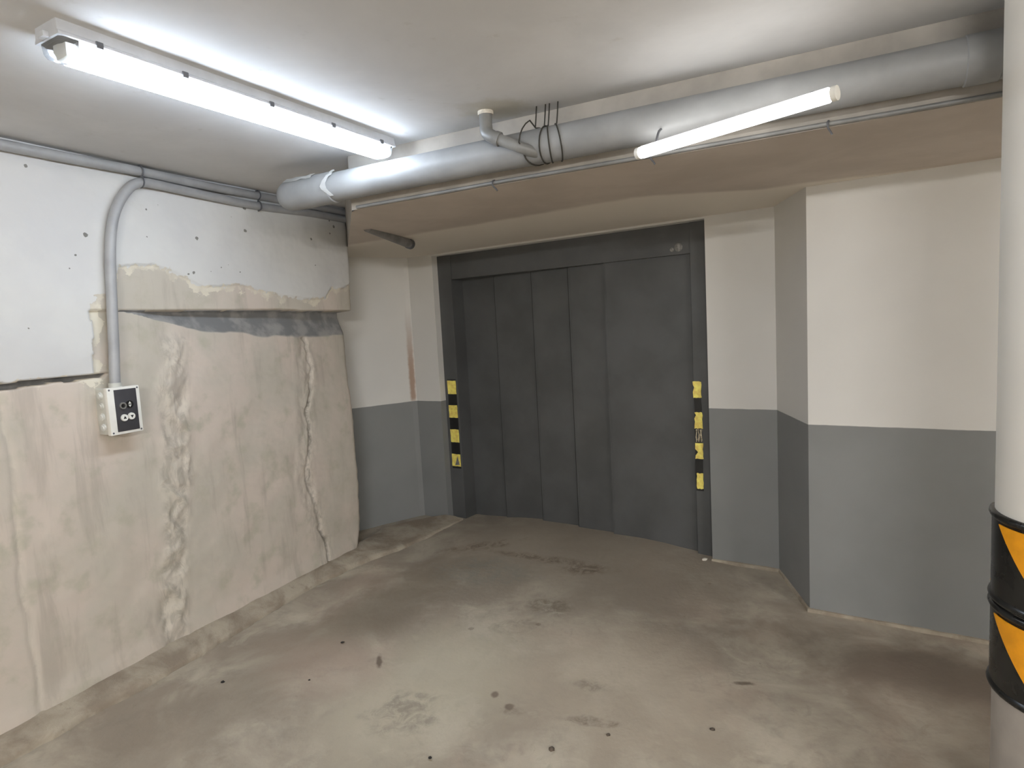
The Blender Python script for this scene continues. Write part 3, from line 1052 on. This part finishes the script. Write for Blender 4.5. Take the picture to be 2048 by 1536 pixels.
tc = thing('cable', dw(2.0, beam_d(2.0) + 0.01, SOF + 0.007), 'thin grey cable clipped along the lower edge of the beam', 'cable')
bm = NB(); tube(bm, [dw(s, beam_d(s) + 0.010, SOF + 0.008 + 0.003 * fbm(V((s * 2, 0, 0)), 2)) for s in [0.97 + 0.08 * k for k in range(51)]], 0.0075, 10)
build('sheath', bm, 'pvcdark', tc)
for s in (1.69, 2.335, 2.90):
    bm = NB()
    tube(bm, smooth_path([dw(s, beam_d(s) + 0.004, SOF + 0.02), dw(s, beam_d(s) + 0.021, SOF + 0.012), dw(s, beam_d(s) + 0.018, SOF - 0.004), dw(s + 0.006, beam_d(s) + 0.006, SOF - 0.016), dw(s + 0.010, beam_d(s) + 0.002, SOF - 0.024)], 5), 0.0032, 8)
    build('hook', bm, 'clip', tc)

# ------------------------------------------------------------------ luminaires
def batten(name, a, b, zt, label, glow_mat, group=None, hh=0.038, lh=0.043, hw=0.055, clips=(0.075, 0.26, 0.5, 0.72, 0.93), detail=True):
    """surface fluorescent batten from a to b under the ceiling height zt: housing, lit cover, clear ends, lampholders, clips"""
    a, b = V(a), V(b)
    t = (b - a).normalized()
    L = (b - a).length
    nr = V((t.y, -t.x, 0))
    root = thing(name, lerp(a, b, 0.5) + UP * zt, label, 'ceiling lamp', group)

    def sect(x, prof):
        return [a + t * x + nr * q + UP * (zt - w) for q, w in prof]

    def loft(xs, prof, scale=None):
        bm = NB()
        R = []
        for i, x in enumerate(xs):
            k = scale[i] if scale else 1
            R.append([bm.verts.new(p) for p in sect(x, [(q * k, w0 + (w - w0) * k) for q, w in prof])])
        for A, B in zip(R, R[1:]):
            for j in range(len(prof)):
                bm.faces.new((A[j], A[(j + 1) % len(prof)], B[(j + 1) % len(prof)], B[j]))
        bm.faces.new(R[0]); bm.faces.new(R[-1])
        bmesh.ops.recalc_face_normals(bm, faces=bm.faces)
        return bm
    w0 = 0
    hp = [(-hw + 0.004, 0), (hw - 0.004, 0), (hw - 0.001, hh * 0.7), (hw + 0.003, hh * 0.86), (hw + 0.003, hh), (-hw - 0.003, hh), (-hw - 0.003, hh * 0.86), (-hw + 0.001, hh * 0.7)]
    build('housing', loft([0.0, L], hp), 'housing', root, smooth=False)
    w0 = hh
    lp = [(-hw + 0.005, hh)]
    for q in range(7):
        an = pi * q / 6
        lp.append((-(hw - 0.013) * cos(an) if q in (0, 6) else -(hw - 0.014) * cos(an) ** 1, hh + lh * (0.72 if q in (0, 6) else 0.72 + 0.28 * sin(an) ** 0.6)))
    lp.append((hw - 0.005, hh))
    c0, c1 = 0.052, 0.026
    build('lit_diffuser', loft([c0, L - c1], lp), glow_mat, root, angle=60)
    if detail:
        build('clear_end', loft([0.006, 0.014, c0 - 0.001], lp, [0.86, 0.97, 1.0]), 'clear', root, angle=60)
        build('clear_end', loft([L - c1 + 0.001, L - 0.014, L - 0.006], lp, [1.0, 0.97, 0.86]), 'clear', root, angle=60)
        for x, l_ in ((0.030, 0.020), (L - 0.022, 0.016)):
            bm = NB()
            box(bm, a + t * x - nr * 0.024 + UP * (zt - hh - lh * 0.82), t * l_, nr * 0.048, UP * lh * 0.80, 0.003)
            build('lampholder', bm, 'tray', root)
        for f in clips:
            for sg in (1, -1):
                bm = NB()
                box(bm, a + t * (L * f - 0.009) + nr * sg * (hw + 0.001) + UP * (zt - hh - 0.007), t * 0.018, nr * sg * 0.006, UP * 0.017, 0.0015)
                build('cover_clip', bm, 'clip', root)
        for x0, sgn in ((0.0, -1), (L, 1)):
            bm = NB()
            box(bm, a + t * x0 - nr * 0.014 + UP * (zt - hh), t * 0.014 * sgn, nr * 0.028, UP * 0.014, 0.002)
            build('cable_gland', bm, 'housing', root)
    return root


T1 = V((0.498, 0.867, 0)).normalized()
N1 = V((T1.y, -T1.x, 0))
batten('fluorescent_lamp', T1 * 0.862 + N1 * -1.791, T1 * 2.137 + N1 * -1.791, H, 'long lit fluorescent batten on the ceiling near the left wall', 'glow')

# second lamp: a short bare tube hung from the drain pipe
t0, t1 = dw(2.350, 1.735, 2.060), dw(2.945, 1.900, 2.064)
tl = thing('hanging_tube_lamp', lerp(t0, t1, 0.5), 'short lit tube lamp clipped in front of the drain pipe', 'tube lamp')
tv = (t1 - t0)
bm = NB(); tube(bm, [t0, lerp(t0, t1, 0.012), lerp(t0, t1, 0.988), t1], [0.015, 0.020, 0.020, 0.015], 20)
build('tube', bm, 'glow_warm', tl)
for f in (-0.012, 1.012):
    p = lerp(t0, t1, f)
    bm = NB(); tube(bm, [p - tv * 0.011, p + tv * 0.011], 0.0195, 18)
    build('end_cap', bm, 'white', tl)
tn = V((0, 0, 1)).cross(tv).normalized()
for f in (0.1, 0.9):
    p = lerp(t0, t1, f) + UP * 0.016
    q = p - D0
    sq, dq = q.dot(E2), -q.dot(N2)
    q = dw(sq, beam_d(sq) + 0.073 + 0.045, PZ - 0.035)
    bm = NB(); tube(bm, smooth_path([p, lerp(p, q, 0.5) + UP * 0.012, q], 5), 0.004, 8)
    build('bracket', bm, 'clip', tl)

# added fill lamps behind the camera, out of view
for x, y, lb in ((3.2, -2.8, 'added fill batten behind the camera, right of the garage'), (-0.3, -2.4, 'added fill batten behind the camera, left of the garage')):
    batten('fluorescent_lamp', (x - 0.6, y, 0), (x + 0.6, y + 0.15, 0), H, lb, 'glow_fill', detail=False)

# ------------------------------------------------------------------ the pillar and its guards
PRAD = 0.180
vt = V((1.258, 1.617, 0))
vd = vt.normalized()
pc_ = vt + V((vd.y, -vd.x, 0)) * (PRAD + 0.014)       # tangent point of the guard on the left
bm = NB(); tube(bm, [pc_ + UP * z for z in (-0.02, 0.6, 1.2, H + 0.01)], PRAD, 72)
tag(build('pillar', bm, 'pillar', origin=pc_), 'round white concrete pillar with grey foot at the right edge', 'pillar', kind='structure')
aL = math.atan2(-vd.x, vd.y) + 0.0
left_dir = V((-vd.y, vd.x, 0))                       # outward normal at the left silhouette
ang0 = math.atan2(left_dir.y, left_dir.x)
face_sign = 1.0                                       # angle grows from the silhouette towards the camera


def cyl(phi, r, z):
    an = ang0 + face_sign * phi
    return pc_ + V((cos(an) * r, sin(an) * r, z))


def guard(z0, z1, phis, label, slant):
    root = thing('column_guard', pc_ + UP * z0, label, 'column guard', 'column guards round the white pillar')
    bm = NB()
    seg = 96
    prof = [(PRAD - 0.004, 0.0), (PRAD + 0.006, 0.0), (PRAD + 0.011, 0.004), (PRAD + 0.0125, 0.010), (PRAD + 0.010, 0.016), (PRAD + 0.006, 0.020)]
    hgt = z1 - z0
    full = prof + [(r, hgt - h) for r, h in reversed(prof)]
    R = []
    for k in range(seg):
        R.append([bm.verts.new(cyl(2 * pi * k / seg, r, z0 + h)) for r, h in full])
    for k in range(seg):
        A, B = R[k], R[(k + 1) % seg]
        for i in range(len(full) - 1):
            bm.faces.new((A[i], A[i + 1], B[i + 1], B[i]))
    bmesh.ops.recalc_face_normals(bm, faces=bm.faces)
    build('rubber_sleeve', bm, 'rubber', root)
    zt, zbm = z1 - 0.024, z0 + 0.024
    for ph in phis:
        bm = NB()
        n1, n2 = 18, 10
        top, botm = [], []
        g = []
        for j in range(n2 + 1):
            f = j / n2
            row = []
            for i in range(n1 + 1):
                phi = ph + slant * (1 - f) + math.radians(44) * i / n1
                row.append(bm.verts.new(cyl(phi, PRAD + 0.0085, lerp(zbm, zt, f))))
            g.append(row)
        for j in range(n2):
            for i in range(n1):
                bm.faces.new((g[j][i], g[j][i + 1], g[j + 1][i + 1], g[j + 1][i]))
        bmesh.ops.recalc_face_normals(bm, faces=bm.faces)
        bmesh.ops.solidify(bm, geom=bm.faces[:], thickness=0.003)
        build('amber_stripe', bm, 'amber', root, angle=60)
    return root


rd = math.radians
guard(0.712, 0.952, [rd(26 + 120 * k) for k in range(3)], 'upper black and amber striped rubber guard round the pillar', rd(42))
guard(0.470, 0.708, [rd(21 + 120 * k) for k in range(3)], 'lower black and amber striped rubber guard round the pillar', rd(44))


# ------------------------------------------------------------------ grit on the floor
def pebble(x, y, r, mat, name, label, cat, seed, group=None, flat=0.6, z=0.0):
    bm = NB()
    bmesh.ops.create_icosphere(bm, subdivisions=2, radius=1)
    for v in bm.verts:
        k = 1 + 0.3 * fbm(v.co * 1.7 + V((seed * 3.1, 0, 0)), 3)
        v.co = V((v.co.x * r * k, v.co.y * r * k * 0.8, max(-0.5, v.co.z) * r * k * flat))
    bmesh.ops.translate(bm, verts=bm.verts, vec=V((x, y, r * flat * 0.45 + z)))
    o = build(name, bm, mat, origin=(x, y, z), angle=50)
    tag(o, label, cat, group)


pebble(-0.36, 2.05, 0.007, 'dark', 'floor_crumb', 'small black crumb at the bottom edge of the floor', 'crumb', 1, 'crumbs on the floor')
pebble(0.07, 2.06, 0.012, 'crumb', 'floor_crumb', 'largest round brown crumb on the floor at the bottom centre', 'crumb', 2, 'crumbs on the floor')
pebble(-0.90, 2.91, 0.010, 'dark', 'floor_crumb', 'thin dark flake on the floor in front of the kerb', 'crumb', 3, 'crumbs on the floor', 0.25)
pebble(-1.35, 2.61, 0.009, 'dark', 'floor_crumb', 'dark crumb close to the left wall kerb', 'crumb', 4, 'crumbs on the floor')
pebble(-0.96, 2.59, 0.005, 'dark', 'floor_crumb', 'tiny dark crumb on the pale floor, between kerb and pale patch', 'crumb', 5, 'crumbs on the floor')
pebble(0.28, 2.12, 0.008, 'crumb', 'floor_crumb', 'brown crumb just below the floor crack', 'crumb', 6, 'crumbs on the floor')
pebble(0.66, 2.12, 0.010, 'crumb', 'floor_crumb', 'flat brown crumb on the floor, farthest right of all', 'crumb', 7, 'crumbs on the floor', 0.4)
p = dw(2.062, 0.10, 0)
pebble(p.x, p.y, 0.016, 'plaster', 'plaster_crumb', 'white lump of plaster at the foot of the right door post', 'crumb', 9)

# ------------------------------------------------------------------ world, camera, view
w = bpy.data.worlds.new('World')
w.use_nodes = True
w.node_tree.nodes['Background'].inputs[0].default_value = (0.9, 0.92, 1, 1)
w.node_tree.nodes['Background'].inputs[1].default_value = 0.02
scene.world = w

pit, rol = math.radians(5.368), math.radians(3.1124)
fwd = V((0, cos(pit), -sin(pit)))
up0 = V((0, sin(pit), cos(pit)))
rt0 = V((1, 0, 0))
rt = rt0 * cos(rol) - up0 * sin(rol)
up = up0 * cos(rol) + rt0 * sin(rol)
cam = bpy.data.cameras.new('camera')
cam.sensor_fit = 'HORIZONTAL'
cam.sensor_width = 36
cam.lens = 1237.85 / 2048 * 36
cam.clip_start = 0.05
co = bpy.data.objects.new('camera', cam)
COL.objects.link(co)
mw = Matrix((rt, up, -fwd)).transposed().to_4x4()
mw.translation = V((0, 0, 1.5))
co.matrix_world = mw
scene.camera = co

vs = scene.view_settings
scene.display_settings.display_device = 'sRGB'
vs.view_transform = 'Standard'
vs.look = 'None'
vs.exposure = 1.5
vs.gamma = 1.0
vs.use_curve_mapping = False
cy = scene.cycles
cy.use_denoising = True
cy.max_bounces = 10
cy.diffuse_bounces = 6
cy.sample_clamp_indirect = 6
